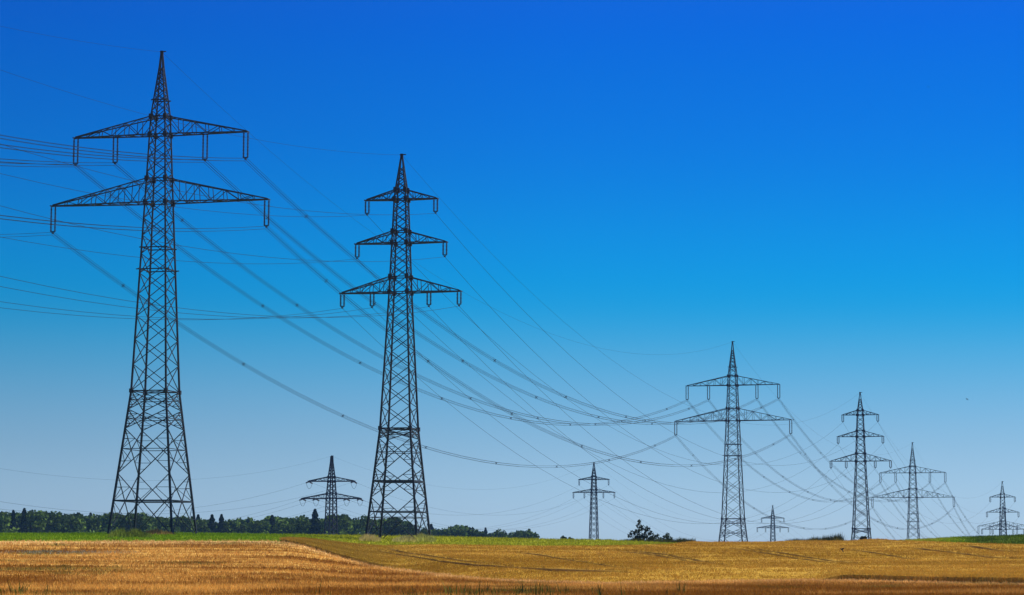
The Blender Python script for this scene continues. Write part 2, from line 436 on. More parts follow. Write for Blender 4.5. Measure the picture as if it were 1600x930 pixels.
me = blades('wheat_ears', px, d, canopy(px, d) - 0.12, NR.uniform(0.08, 0.19, len(px)), np.full(len(px), 0.06), wheat_col(x, y, px, d), 3, CROP)
tag(link('wheat_ears', me), 'ripe ears standing over the golden wheat field', 'wheat ears', None, 'stuff')
# full-length stalks along the wheat's near edge
px = NR.uniform(450, 2280, 19000); d = d_stub(px) + np.abs(NR.normal(0, 0.5, len(px)))
a = az_of(px); x, y = d*np.sin(a), d*np.cos(a)
me = blades('wheat_stalks', px, d, np.zeros(len(px)), canopy(px, d) * NR.uniform(0.7, 1.1, len(px)), np.full(len(px), 0.05), wheat_col(x, y, px, d)*1.0, 3, CROP, 0.12)
tag(link('wheat_stalks', me), 'upright wheat stalks along the near edge of the standing crop', 'wheat stalks', None, 'stuff')
px, d = scatter(75000, -500, 2250, green_near, lambda p: np.full_like(p, 360.0))
a = az_of(px); x, y = d*np.sin(a), d*np.cos(a)
me = blades('grass', px, d, np.full(len(px), 0.15), NR.uniform(0.1, 0.3, len(px)), np.full(len(px), 0.09), green_col(x, y, px), 3, CROP)
tag(link('grass', me), 'green grass growing on the strip behind the crops', 'grass', None, 'stuff')
# weeds in the stubble: tall green stems along the bottom, grey thistles and green patches on the left
n = 70
px = np.concatenate([NR.normal(760, 110, n), NR.choice([645, 690, 742, 806, 829, 858, 930, 985, 1060], 80) + NR.normal(0, 9, 80), NR.uniform(0, 90, 40), NR.uniform(700, 860, 60)])
d = np.concatenate([NR.uniform(128, 149, n), NR.uniform(135, 150, 80), NR.uniform(136, 148, 40), NR.uniform(136, 150, 60)])
cl = np.tile(np.array([[0.10, 0.125, 0.014]]), (len(px), 1)) * NR.uniform(0.5, 1.6, (len(px), 1))
hh = np.where(NR.uniform(0, 1, len(px)) < 0.3, NR.uniform(0.5, 0.95, len(px)), NR.uniform(0.2, 0.5, len(px)))
P2 = NR.normal(70, 60, 700); D2 = d_at(80, 866) + NR.normal(0, 1.5, 700)
P3 = NR.uniform(120, 215, 200); D3 = d_at(170, 867) + NR.normal(0, 1.0, 200)
P4 = NR.normal(290, 35, 500); D4 = d_at(290, 884) + NR.normal(0, 2.0, 500)
P5 = NR.uniform(0, 120, 400); D5 = d_at(60, 893) + NR.normal(0, 1.2, 400)
px = np.concatenate([px, P2, P3, P4, P5]); d = np.concatenate([d, D2, D3, D4, D5])
gcol = np.concatenate([cl, np.tile([[0.42, 0.41, 0.28]], (900, 1)), np.tile([[0.2, 0.19, 0.03]], (900, 1))])
hh = np.concatenate([hh, NR.uniform(0.1, 0.3, 1800)])
me = blades('weeds', px, d, np.full(len(px), 0.05), hh, np.full(len(px), 0.07), gcol, 4, LEAF, 0.25)
tag(link('weeds', me), 'green weeds and grey thistles scattered through the cut stubble', 'weeds', None, 'stuff')

# ------------------------------------------------------------------ pylons
def lerp(a, b, t): return a + (b - a) * t
def width_fn(prof):
    hs = [p[0] for p in prof]; ws = [p[1] for p in prof]
    return lambda h: float(np.interp(h, hs, ws))

def insulator_meshes(length, gap, twin=True):
    b = MB(); xs = (-gap/2, gap/2) if twin else (0,)
    nd = max(6, int(length / 0.2))
    for x in xs:
        prof = [(0.03, 0.0)]
        for i in range(nd):
            z = -0.12 - (length - 0.35) * i / nd; dz = (length - 0.35) / nd
            prof += [(0.05, z), (0.17, z - dz*0.45), (0.05, z - dz*0.8)]
        prof += [(0.03, -length + 0.2)]
        b.lathe(x, 0, prof, 6)
    c = MB()
    if twin: c.bar((-gap/2 - 0.08, 0, -length + 0.18), (gap/2 + 0.08, 0, -length + 0.18), 0.1)
    for x in xs: c.bar((x, 0, -length + 0.18), (0, 0, -length), 0.07)
    c.box((0, 0, -length - 0.04), 0.14, 0.5, 0.14)
    return b.mesh('insulator', GLASS), c.mesh('clamp', STEEL_D)

def crossarm(parent, side, body_w, zb, zt, wt, half, nb, wmain=0.16, wsub=0.085, tipw=0.3):
    """tapering lattice arm: two bottom chords, two top chords, web and lacing"""
    b = MB()
    def bot(s, t): return Vector((side * lerp(body_w/2, half, t), s * lerp(body_w/2, tipw/2, t), zb))
    def top(s, t): return Vector((side * lerp(wt/2, half - 0.2, t), s * lerp(wt/2, tipw/2, t), lerp(zt, zb + 0.12, t)))
    for s in (-1, 1):
        b.bar(bot(s, 0), bot(s, 1), wmain); b.bar(top(s, 0), top(s, 1), wmain * 0.85)
        for i in range(1, nb):
            t = i / nb
            b.bar(bot(s, t), top(s, t), wsub)
            b.bar(top(s, (i-1)/nb), bot(s, t), wsub) if i % 2 else b.bar(bot(s, (i-1)/nb), top(s, t), wsub)
    for i in range(nb):
        t, t2 = i / nb, (i+1) / nb
        b.bar(bot(-1, t), bot(1, t2) if i % 2 else bot(1, t), wsub); b.bar(bot(1, t), bot(-1, t2), wsub)
        b.bar(top(-1, t2), top(1, t2), wsub); b.bar(top(-1 if i % 2 else 1, t), top(1 if i % 2 else -1, t2), wsub * 0.9)
    b.bar(bot(-1, 1) + Vector((0, -0.25, 0)), bot(1, 1) + Vector((0, 0.25, 0)), wmain)
    b.build('crossarm', STEEL, parent)

def pylon(name, H, prof, big_nodes, waist, arms, rings, collars, brace_k, leg_w, br_w, peak_h, strain=False, body_rot=0.0):
    """prof: (height, square width) points; big_nodes: leg nodes of the large X panels below the waist;
    arms: (z bottom, z top, half span, [fractions with insulators], bays); insulator = (length, gap)"""
    root = empty(name, (0, 0, 0)); wf = width_fn(prof)
    ca, sa = math.cos(body_rot), math.sin(body_rot)
    def corner(i, h):
        s = wf(h) / 2; x, y = ((-s, -s), (s, -s), (s, s), (-s, s))[i % 4]
        return Vector((x*ca - y*sa, x*sa + y*ca, h))
    hs = sorted(set([p[0] for p in prof]))
    for i in range(4):
        b = MB()
        for h0, h1 in zip(hs[:-1], hs[1:]):
            b.bar(corner(i, h0 - (0.4 if h0 == 0 else 0.02)), corner(i, h1), lerp(leg_w[0], leg_w[1], h0/H), lerp(leg_w[0], leg_w[1], h1/H))
        b.build('leg', STEEL_D, root)
        c = corner(i, 0); f = MB(); f.box((c.x, c.y, -0.15), 0.6, 0.6, 0.6); f.build('footing', CONC, root)
    nodes = list(big_nodes); h = nodes[-1]; top = peak_h
    small = []
    while h < top - 0.3:
        h = min(top, h + max(0.55, brace_k * wf(h))); small.append(h)
    for i in range(4):
        b = MB()
        P = lambda k, hh: corner(i + k, hh)
        for n0, n1 in zip(nodes[:-1], nodes[1:]):
            b.bar(P(0, n0), P(1, n1), br_w*1.15); b.bar(P(1, n0), P(0, n1), br_w*1.15)
            w0, w1 = wf(n0), wf(n1); hc = n0 + (n1 - n0) * w0 / (w0 + w1)
            X = (P(0, hc) + P(1, hc)) / 2
            b.bar(P(0, hc), P(1, hc), br_w)
            # secondary members from the diagonals to the legs
            for k in (0, 1):
                lo = P(k, n0); hi = P(k, n1)
                for q in (0.5, ):
                    m0 = lo.lerp(X, q); m1 = hi.lerp(X, q)
                    b.bar(m0, P(k, lerp(n0, hc, q)), br_w*0.7); b.bar(m1, P(k, lerp(hc, n1, 1-q)), br_w*0.7)
                    b.bar(m0, P(k, hc), br_w*0.7); b.bar(m1, P(k, hc), br_w*0.7)
                    b.bar(m0.lerp(lo, .5), P(k, lerp(n0, hc, q*.5)), br_w*0.6); b.bar(m1.lerp(hi, .5), P(k, lerp(hc, n1, 1-q*.5)), br_w*0.6)
        hp = nodes[-1]
        for h in small:
            b.bar(P(0, hp), P(1, h), br_w); b.bar(P(1, hp), P(0, h), br_w)
            hp = h
        b.build('bracing', STEEL, root)
    for rh in rings:
        b = MB()
        for i in range(4):
            b.bar(corner(i, rh), corner(i+1, rh), br_w*1.5)
        b.bar(corner(0, rh), corner(2, rh), br_w*0.8); b.bar(corner(1, rh), corner(3, rh), br_w*0.8)
        for i in range(4): b.box(corner(i, rh), 0.42, 0.42, 0.5)
        b.build('ring_frame', STEEL_D, root)
    for rh, over in collars:
        b = MB()
        for i in range(4):
            p, q = corner(i, rh), corner(i+1, rh); d = (q - p).normalized()
            b.bar(p - d*over, q + d*over, br_w*1.5)
        b.build('climbing_guard', STEEL_D, root)
    c = MB(); c.box((0, 0, H - 0.15), 0.34, 0.34, 0.7); c.bar((-0.25, 0, H + 0.1), (0.55, 0, H + 0.1), 0.12); c.build('peak_cap', STEEL_D, root)
    att = {}
    for ai, (zb, zt, half, fr, nb, ins) in enumerate(arms):
        for z in (zb, zt):
            g = MB()
            for i in range(4):
                g.box(corner(i, z), 0.42, 0.42, 0.6)
                g.bar(corner(i, z), corner(i+1, z), br_w*1.3)
            g.build('gusset_frame', STEEL_D, root)
        for side in (-1, 1):
            crossarm(root, side, wf(zb), zb, zt, wf(zt), half, nb, leg_w[1]*1.1, br_w*0.85)
            for fi, f in enumerate(fr):
                x = side * (lerp(wf(zb)/2, half, f) - (0.25 if f == 1 else 0))
                key = (ai, side, fi)
                if not strain:
                    if (ins not in MESH_I): MESH_I[ins] = insulator_meshes(*ins)
                    m1, m2 = MESH_I[ins]
                    o = link('insulator', m1, root); o.location = (x, 0, zb - 0.05); cl = link('clamp', m2, o)
                    att[key] = Vector((x, 0, zb - 0.05 - ins[0] - 0.08))
                else:
                    att[key] = Vector((x, 0, zb - 0.1))
    att['earth'] = Vector((0, 0, H + 0.05))
    return root, att
MESH_I = {}
D2R = math.radians

# type A: two-armed, four circuits' ends on the upper arm, tall. heights from the photo rows of the tallest pylon
b1 = POS['T1']; base1 = gz(b1.x, b1.y)
def hA(y): return at(245, y, 328).z - base1
HA = b1.z - base1
profA = [(0, 8.5), (hA(612), 4.6), (hA(317), 2.72), (hA(183), 1.9), (hA(157), 1.42), (hA(105), 0.46), (HA, 0.16)]
bigA = [0, hA(741), hA(671), hA(641), hA(612)]
armsA = [(hA(211), hA(183), 11.7, (1.0, 0.47), 6, (3.4, 0.55)), (hA(317), hA(280), 14.6, (1.0,), 7, (3.4, 0.55))]
protoA, attA = pylon('lattice_pylon', HA, profA, bigA, hA(612), armsA, [hA(612)], [(hA(157), 0.35), (hA(388), 0.3), (hA(422), 0.5), (hA(783), 0.0)], 0.72, (0.25, 0.13), 0.085, hA(105))
b2 = POS['T2']; base2 = gz(b2.x, b2.y)
def hB(y): return at(624, y, 330).z - base2
HB = b2.z - base2
profB = [(0, 6.7), (hB(670), 3.9), (hB(457), 2.33), (hB(312), 1.5), (hB(297), 1.27), (HB, 0.14)]
bigB = [0, hB(778), hB(732), hB(686), hB(670)]
insB = (1.75, 0.45)
armsB = [(hB(312), hB(297), 4.75, (1.0,), 4, insB), (hB(380), hB(362), 6.0, (1.0,), 4, insB), (hB(457), hB(433), 7.9, (1.0, 0.38), 5, insB)]
protoB, attB = pylon('lattice_pylon', HB, profB, bigB, hB(670), armsB, [hB(670)], [(hB(800), 0.0), (hB(752), 0.0)], 0.7, (0.25, 0.13), 0.085, hB(260))
# type C: small two-armed pylon
HC = 31.0; sc = 980 / F
def hC(y): return HC - (y - 723) * sc
profC = [(0, 3.1), (hC(769), 1.85), (hC(745), 1.45), (HC, 0.14)]
insC = (2.0, 0.35)
armsC = [(hC(749.5), hC(745), 5.9, (1.0,), 4, insC), (hC(769.5), hC(764.5), 8.1, (1.0, 0.38), 5, insC)]
protoC, attC = pylon('lattice_pylon', HC, profC, [0], 0, armsC, [], [], 0.8, (0.24, 0.2), 0.13, hC(732))
# type D: strain pylon, body turned to the arms
HD = 30.0; sd_ = 700 / F
def hD(y): return HD - (y - 713) * sd_
profD = [(0, 2.9), (hD(779), 2.0), (hD(745), 1.3), (hD(722), 0.5), (HD, 0.4)]
armsD = [(hD(752), hD(745), 6.4, (0.96,), 4, insC), (hD(779), hD(771), 8.2, (0.96, 0.45), 5, insC)]
protoD, attD = pylon('lattice_pylon', HD, profD, [0], 0, armsD, [], [], 0.75, (0.29, 0.26), 0.10, hD(716), True, D2R(45))

PYL = {}
def place(key, root, att, H, alpha, label, group):
    p = POS[key]
    root.location = (p.x, p.y, p.z - H); root.rotation_euler = (0, 0, -D2R(alpha))
    tag(root, label, 'pylon', group)
    R_ = Matrix.Rotation(-D2R(alpha), 4, 'Z')
    PYL[key] = {k: root.location + (R_ @ v) for k, v in att.items()}
    return root
gA, gB, gC = 'tall two-armed lattice pylons of one line', 'three-armed lattice pylons of one line', 'small pylons of the far line'
place('T1', protoA, attA, HA, 14, 'tallest dark steel lattice pylon with two wide arms, at far left of the field', gA)
place('T3', copy_tree(protoA), attA, HA, 18, 'mid-distance two-armed lattice pylon behind the wheat crest, right of the lone tree', gA)
place('T5', copy_tree(protoA), attA, HA, 17, 'two-armed bluish lattice pylon just right of the second three-armed pylon', gA)
place('T11', copy_tree(protoA), attA, HA, 17, 'farthest two-armed pylon, mostly hidden behind the pylon at the right edge', gA)
place('T2', protoB, attB, HB, 13, 'large lattice pylon with three stacked arms standing on dry grass before the wood', gB)
place('T4', copy_tree(protoB), attB, HB, 16, 'second three-armed lattice pylon, right of centre on the wheat crest', gB)
place('T6', copy_tree(protoB), attB, HB, 16, 'hazy three-armed pylon rising behind the dark green field at the right edge', gB)
place('T7', protoC, attC, HC, 16, 'small slim two-armed pylon left of the lone tree on the horizon', gC)
place('T8', copy_tree(protoC), attC, HC, 16, 'smallest pale two-armed pylon right of the mid-distance pylon', gC)
place('T9', protoD, attD, HD, 12, 'small black strain pylon with drooping arm ends in front of the wood', gC)

# ------------------------------------------------------------------ cables
def catenary(p, q, sag, n=28):
    return [Vector((lerp(p.x, q.x, t), lerp(p.y, q.y, t), lerp(p.z, q.z, t) - 4*sag*t*(1-t))) for t in [i/n for i in range(n+1)]]
sp = MB()
for s, t in ((1, 1), (1, -1)): sp.bar((-0.23*s, 0, -0.23*t), (0.23*s, 0, 0.23*t), 0.09)
for s, t in ((1, 1), (1, -1), (-1, 1), (-1, -1)): sp.box((0.21*s, 0, 0.21*t), 0.14, 0.2, 0.14)
sp.v = [(x*0.7, y*0.7, z*0.7) for x, y, z in sp.v]
SPACER = sp.mesh('spacer', STEEL_D)
def cable(p, q, sag, kind, label, group, spacers=False):
    pts = catenary(p, q, sag); b = MB()
    d = (q - p).normalized(); a = d.cross(Vector((0, 0, 1))).normalized()
    o_ = pts[0].copy(); loc = [v - o_ for v in pts]
    if kind == 'bundle':
        for s, t in ((1, 1), (1, -1), (-1, 1), (-1, -1)):
            # sub-conductors meet the clamp within the first metres
            b.tube([v + a*0.17*s + Vector((0, 0, 0.17*t)) for v in loc], 0.021)
    else: b.tube(loc, {'single': 0.019, 'earth': 0.013}[kind])
    o = b.build('earth_wire' if kind == 'earth' else 'power_cable', CABLE); o.location = o_
    tag(o, label, 'cable', group)
    if spacers:
        n = 8; rz = -math.atan2(d.x, d.y)
        for k in range(n):
            t = (k + 0.5) / n
            s = link('spacer', SPACER, o)
            s.location = Vector((lerp(p.x, q.x, t), lerp(p.y, q.y, t), lerp(p.z, q.z, t) - 4*sag*t*(1-t))) - o_
            s.rotation_euler = (0, 0, rz)
NICK = {'T1': 'tallest pylon', 'T2': 'large three-armed pylon', 'T3': 'mid-distance two-armed pylon', 'T4': 'second three-armed pylon', 'T5': 'bluish two-armed pylon',
        'T6': 'right-edge three-armed pylon', 'T11': 'farthest two-armed pylon', 'T7': 'small slim pylon', 'T8': 'smallest pylon', 'T9': 'black strain pylon'}
def pos_name(key, narms):
    if key == 'earth': return 'peak'
    ai, side, fi = key
    arm = {2: ('upper', 'lower'), 3: ('top', 'middle', 'bottom')}[narms][ai]
    return ('inner ' if fi else '') + ('left' if side < 0 else 'right') + ' ' + arm + ' arm'
def span(k1, k2, narms, sag, kind, group, off=None, spacers=False):
    A_ = PYL[k1]
    for key, p in A_.items():
        q = PYL[k2][key] if k2 else p + off
        kd = 'earth' if key == 'earth' else kind
        noun = 'thin earth wire' if key == 'earth' else ('four-strand cable' if kind == 'bundle' else 'single cable')
        dirn = 'sagging to ' + NICK[k2] if k2 else ('running off left' if off.x < 0 else 'dropping behind the crest')
        cable(p, q, sag * (0.95 if key == 'earth' else 1), kd, f'{noun} from {pos_name(key, narms)} of {NICK[k1]}, {dirn}', group, spacers and kd == 'bundle')
CS = 0.000157      # sag per metre of span squared
def sag_of(a, b): return CS * (POS[a] - POS[b]).length ** 2
for a_, b_ in (('T1', 'T3'), ('T3', 'T5'), ('T5', 'T11')):
    span(a_, b_, 2, sag_of(a_, b_), 'bundle', 'cables of the two-armed line', None, True)
for a_, b_ in (('T2', 'T4'), ('T4', 'T6')):
    span(a_, b_, 3, sag_of(a_, b_), 'single', 'cables of the three-armed line')
for a_, b_ in (('T9', 'T7'), ('T7', 'T8')):
    span(a_, b_, 2, 0.75 * sag_of(a_, b_), 'single', 'cables of the far line')
dA = (POS['T3'] - POS['T1']); dA = Vector((dA.x, dA.y, 0)).normalized()
dB = (POS['T4'] - POS['T2']); dB = Vector((dB.x, dB.y, 0)).normalized()
span('T1', None, 2, CS * 210**2, 'bundle', 'cables of the two-armed line', -dA * 210 - Vector((0, 0, 5)))
span('T2', None, 3, CS * 210**2, 'single', 'cables of the three-armed line', -dB * 210 - Vector((0, 0, 5)))
dC = POS['T7'] - POS['T9']; dC.z = 0
span('T9', None, 2, 10, 'single', 'cables of the far line', -dC - Vector((0, 0, 4)))
span('T8', None, 2, 10, 'single', 'cables of the far line', Vector((118, 340, -22)))
# strain insulators and jumper loops of the black pylon
dl = {1: dC.normalized(), -1: -dC.normalized()}
t9 = protoD; Rinv = Matrix.Rotation(-t9.rotation_euler.z, 4, 'Z')
for key, v in attD.items():
    if key == 'earth': continue
    for s in (-1, 1):
        d_ = Rinv @ (dl[s] + Vector((0, 0, -0.16))).normalized()
        b = MB(); n = 9
        for k in range(n):
            b.bar(v + d_*(0.2 + 2.2*k/n), v + d_*(0.2 + 2.2*(k+0.55)/n), 0.3); b.bar(v + d_*(2.2*k/n), v + d_*(0.2 + 2.2*(k+1)/n), 0.14)
        b.build('insulator', GLASS, t9)
    p = v + (Rinv @ dl[-1]) * 2.4 - Vector((0, 0, 0.4)); q = v + (Rinv @ dl[1]) * 2.4 - Vector((0, 0, 0.4))
    b = MB(); b.tube([p.lerp(q, t) - Vector((0, 0, 4*1.5*t*(1-t))) for t in [i/10 for i in range(11)]], 0.04); b.build('jumper', CABLE, t9)

# ------------------------------------------------------------------ trees and shrubs
def crown_arrays(kind, seed, n):
    """leaf-clump quads for one crown of height 1 (trunk foot at 0), returns co (4n,3), tint (4n,3)"""
    r = np.random.RandomState(seed)
    if kind == 'conifer':
        t = r.uniform(0.05, 1, n) ** 0.8; R = 0.27 * (1 - t) ** 0.9 * (0.75 + 0.25 * np.sin(t * 50 + seed)) + 0.008
        an = r.uniform(0, 2*np.pi, n); rr = R * np.sqrt(r.uniform(0.25, 1, n))
        c = np.stack([rr*np.cos(an), rr*np.sin(an), 0.12 + 0.88*t], 1); sz = 0.022 + 0.014*(1-t)
        tone = np.full(n, 0.75)
        base = np.array([0.030, 0.050, 0.014])
    else:
        nb = r.randint(9, 14) if kind != 'open' else 9
        cs = []
        for k in range(nb):
            an = r.uniform(0, 2*np.pi); h = r.uniform(0.35, 0.88); q = (0.30 if kind == 'round' else 0.26) * math.sqrt(max(0.05, 1 - ((h-0.55)/0.45)**2))
            q *= r.uniform(0.3, 1); cs.append((q*math.cos(an), q*math.sin(an), h, r.uniform(0.10, 0.19) if kind != 'open' else r.uniform(0.06, 0.13), r.uniform(0.25, 1.9)))
        cs.append((0, 0, 0.86, 0.13, 1.1))
        cs = np.array(cs); w_ = cs[:, 3]**2; idx = r.choice(len(cs), n, p=w_/w_.sum())
        v = r.normal(0, 1, (n, 3)); v /= np.linalg.norm(v, axis=1)[:, None]
        rad = cs[idx, 3] * r.uniform(0.45, 1.12, n) ** 0.6
        c = cs[idx, :3] + v * rad[:, None] * np.array([1, 1, 0.85]); sz = r.uniform(0.018, 0.036, n)
        tone = cs[idx, 4]  # wide random tint per clump: sunlit clumps and dark gaps put into the colour
        base = np.array([0.085, 0.135, 0.018])
    u = r.normal(0, 1, (n, 3)); u /= np.linalg.norm(u, axis=1)[:, None]
    q = r.normal(0, 1, (n, 3)); q -= (q*u).sum(1)[:, None]*u; q /= np.linalg.norm(q, axis=1)[:, None]
    sz = np.broadcast_to(sz, (n,))[:, None]
    co = np.stack([c - u*sz - q*sz*0.6, c + u*sz*0.3 - q*sz, c + u*sz + q*sz*0.5, c - u*sz*0.4 + q*sz], 1).reshape(-1, 3)
    tint = np.repeat(base[None] * (tone * r.uniform(0.7, 1.3, n))[:, None], 4, 0)
    return co, tint
def trunk_mesh(kind, seed):
    r = random.Random(seed); b = MB(); h = 0.95 if kind == 'conifer' else 0.6
    pts = [Vector((r.uniform(-.01, .01), r.uniform(-.01, .01), h*i/5 - 0.03)) for i in range(6)]
    for i in range(5): b.bar(pts[i], pts[i+1], 0.035*(1 - i/6), 0.035*(1 - (i+1)/6))
    if kind != 'conifer':
        for k in range(7):
            an = r.uniform(0, 6.28); z0 = r.uniform(0.25, 0.55); ln = r.uniform(0.15, 0.3)
            p = Vector((0, 0, z0)); q = p + Vector((math.cos(an)*ln*0.8, math.sin(an)*ln*0.8, ln*0.8)); b.bar(p, q, 0.016, 0.006)
    return b.mesh('trunk', BARK)
PROTO = []
for kind, seed, n in (('round', 1, 1500), ('round', 2, 1500), ('tall', 3, 1400), ('tall', 4, 1400), ('round', 5, 1500), ('conifer', 6, 1300), ('conifer', 7, 1300)):
    co, ti = crown_arrays(kind, seed, n)
    PROTO.append((kind, raw_mesh('crown', co, np.arange(len(co)), 4, LEAF, ti), trunk_mesh(kind, seed), co, ti))
def tree(i, loc, h, wscale, rz, label, group):
    kind, cm, tm = PROTO[i][:3]
    root = empty('conifer' if kind == 'conifer' else 'deciduous_tree', loc, rz)
    root.scale = (h*wscale, h*wscale, h)
    link('crown', cm, root); link('trunk', tm, root)
    tag(root, label, 'tree', group)
    return root
TOPY = [(p, y - 3.5) for p, y in [(-400, 802), (0, 803), (30, 800), (60, 797), (100, 803), (150, 804), (200, 803), (250, 802), (290, 806), (320, 811), (380, 811), (450, 808), (490, 804), (520, 806), (560, 806),
        (600, 808), (640, 815), (665, 824), (700, 821), (735, 824), (770, 828), (800, 832), (830, 830), (850, 837)]]
def top_y(px): return np.interp(px, [t[0] for t in TOPY], [t[1] for t in TOPY])
def wood_d(px): return np.interp(px, [-400, 500, 850], [900, 930, 1060])
def tree_at(px, ytop, D):
    p = at(px, ytop, D); g = gz(p.x, p.y); return (p.x, p.y, g - 0.3), p.z - g + 0.3
SEC = [(-999, 150, 'left of the tallest pylon'), (150, 310, 'behind the tallest pylon\'s legs'), (310, 430, 'right of the tallest pylon'), (430, 570, 'around the black strain pylon'),
       (570, 680, 'behind the three-armed pylon\'s legs'), (680, 999, 'at its low right end')]
ORD = ['first', 'second', 'third', 'fourth', 'fifth', 'sixth', 'seventh', 'eighth', 'ninth', 'tenth', 'eleventh', 'twelfth', 'thirteenth', 'fourteenth']
trees = []
px = -8
while px < 845:
    rr = rnd.random(); kind = 5 + (rr < 0.5) if rnd.random() < 0.07 and px < 640 else rnd.randrange(5)
    trees.append((px, kind, top_y(px) + rnd.uniform(-1, 8) - (3.5 if kind >= 5 else 0), wood_d(px) + rnd.uniform(-25, 25)))
    px += rnd.uniform(12, 20) * (0.75 if px > 680 else 1)
trees.sort()
cnt = {}
for px, kind, ty, D in trees:
    sec = next(s for s in SEC if s[0] <= px < s[1]); cnt[sec] = cnt.get(sec, 0) + 1
    loc, h = tree_at(px, ty, D)
    nm = ('pointed conifer' if kind >= 5 else 'rounded leafy tree' if PROTO[kind][0] == 'round' else 'upright leafy tree')
    tree(kind, loc, h, rnd.uniform(0.8, 1.15) if kind < 5 else rnd.uniform(0.8, 1.15), rnd.uniform(0, 6.28), f'dark {nm}, {ORD[cnt[sec]-1]} from left in the wood {sec[2]}', 'trees along the front of the wood')
# the rest of the wood, one mass behind
cos, tis = [], []
for k in range(170):
    px = rnd.uniform(-420, 850) if k < 130 else rnd.uniform(-420, -10)
    kind, _, _, co, ti = PROTO[rnd.randrange(7) if rnd.random() < 0.6 else rnd.randrange(5)]
    D = wood_d(px) + rnd.uniform(30, 140)
    loc, h = tree_at(px, top_y(px) + rnd.uniform(-1, 9), D)
    a = rnd.uniform(0, 6.28); c, s = math.cos(a), math.sin(a); ws = rnd.uniform(0.8, 1.2)
    q = co.copy(); q = np.stack([(q[:, 0]*c - q[:, 1]*s)*h*ws + loc[0], (q[:, 0]*s + q[:, 1]*c)*h*ws + loc[1], q[:, 2]*h + loc[2]], 1)
    cos.append(q); tis.append(ti * rnd.uniform(0.7, 1.2))
cos = np.concatenate(cos); tis = np.concatenate(tis)
tag(link('woodland', raw_mesh('woodland', cos, np.arange(len(cos)), 4, LEAF, tis)), 'dense dark wood filling in behind the front row of trees', 'woodland', None, 'stuff')

# lone tree and shrubs on the crest: blobs (dx m, h m, radius m)
def shrub(name, px, D, blobs, label, group, seed, n=900, tint=(0.04, 0.055, 0.018), leaf=0.16, cat='shrub', trunk=0, scale=1.0):
    a = float(az_of(px)); x, y = D*math.sin(a), D*math.cos(a); z = gz(x, y)
    root = empty(name, (x, y, z)); r = np.random.RandomState(seed)
    B = np.array(blobs, float) * scale; w_ = B[:, 2]**2; idx = r.choice(len(B), n, p=w_/w_.sum())
    v = r.normal(0, 1, (n, 3)); v /= np.linalg.norm(v, axis=1)[:, None]
    c = np.stack([B[idx, 0], r.normal(0, 0.5, n), B[idx, 1]], 1) + v * (B[idx, 2] * r.uniform(0.2, 1.15, n)**0.6)[:, None]
    c[:, 2] = np.maximum(c[:, 2], 0.05)
    u = r.normal(0, 1, (n, 3)); u /= np.linalg.norm(u, axis=1)[:, None]
    q = r.normal(0, 1, (n, 3)); q -= (q*u).sum(1)[:, None]*u; q /= np.linalg.norm(q, axis=1)[:, None]
    sz = r.uniform(0.6, 1.4, n)[:, None] * leaf
    co = np.stack([c - u*sz - q*sz*0.6, c + u*sz*0.3 - q*sz, c + u*sz + q*sz*0.5, c - u*sz*0.4 + q*sz], 1).reshape(-1, 3)
    t = np.repeat(np.array(tint)[None] * (r.uniform(0.6, 1.4, n) * (0.7 + 0.6 * r.uniform(0, 1, len(B))[idx]))[:, None], 4, 0)
    link('foliage', raw_mesh('foliage', co, np.arange(len(co)), 4, LEAF, t), root)
    b = MB(); tw = trunk or 0.12
    for bx, bh, br in B:
        b.bar((bx*0.25, 0, -0.2), (bx*0.6, 0, bh*0.5), tw, tw*0.7); b.bar((bx*0.6, 0, bh*0.5), (bx, 0, bh + br*0.5), tw*0.7, tw*0.25)
    b.build('trunk' if trunk else 'stems', BARK, root)
    tag(root, label, cat, group)
DT = 356; mpx = DT / F
shrub('deciduous_tree', 1000, DT, [(-1.6, 1.5, 0.45), (-1.1, 2.0, 0.4), (-0.6, 1.2, 0.6), (-0.3, 2.2, 0.5), (-0.2, 3.1, 0.45), (-0.15, 3.8, 0.32), (0.35, 2.7, 0.45), (0.8, 1.6, 0.6), (1.2, 2.5, 0.5), (1.75, 1.9, 0.4), (2.1, 1.2, 0.4), (0.2, 1.0, 0.7), (1.6, 0.8, 0.5)],
      'lone dark bushy tree with ragged crown on the skyline right of centre', 'trees and shrubs on the crest', 51, 620, (0.028, 0.036, 0.014), 0.12, 'tree', 0.12, 0.84)
shrub('shrub', 1020, DT, [(0, 1.2, 0.5), (0.7, 1.5, 0.3), (-0.4, 1.0, 0.5), (1.0, 0.9, 0.4)], 'thin see-through shrub touching the lone tree on its right', 'trees and shrubs on the crest', 52, 190, leaf=0.09, scale=0.9)
shrub('shrub', 1042, DT, [(0, 1.3, 0.7), (0.6, 1.0, 0.55), (-0.7, 1.0, 0.5), (0.1, 1.8, 0.4)], 'round dark shrub midway along the low bushes right of the lone tree', 'trees and shrubs on the crest', 53, 300, leaf=0.1, scale=0.8)
shrub('shrub', 1070, 356, [(-0.8, 0.7, 0.5), (0, 0.8, 0.55), (0.8, 0.6, 0.5)], 'low dark shrub ending the bushes right of the lone tree', 'trees and shrubs on the crest', 54, 300, leaf=0.1, scale=0.9)
shrub('shrub', 881, DT, [(-0.2, 0.9, 0.6), (0.3, 0.7, 0.5)], 'tiny dark bush left of the slim pylon, the left of two', 'trees and shrubs on the crest', 55, 160, leaf=0.09, scale=0.62)
shrub('shrub', 892, DT, [(-0.2, 0.8, 0.5), (0.4, 0.7, 0.4)], 'tiny dark bush left of the slim pylon, the right of two', 'trees and shrubs on the crest', 56, 160, leaf=0.09, scale=0.55)
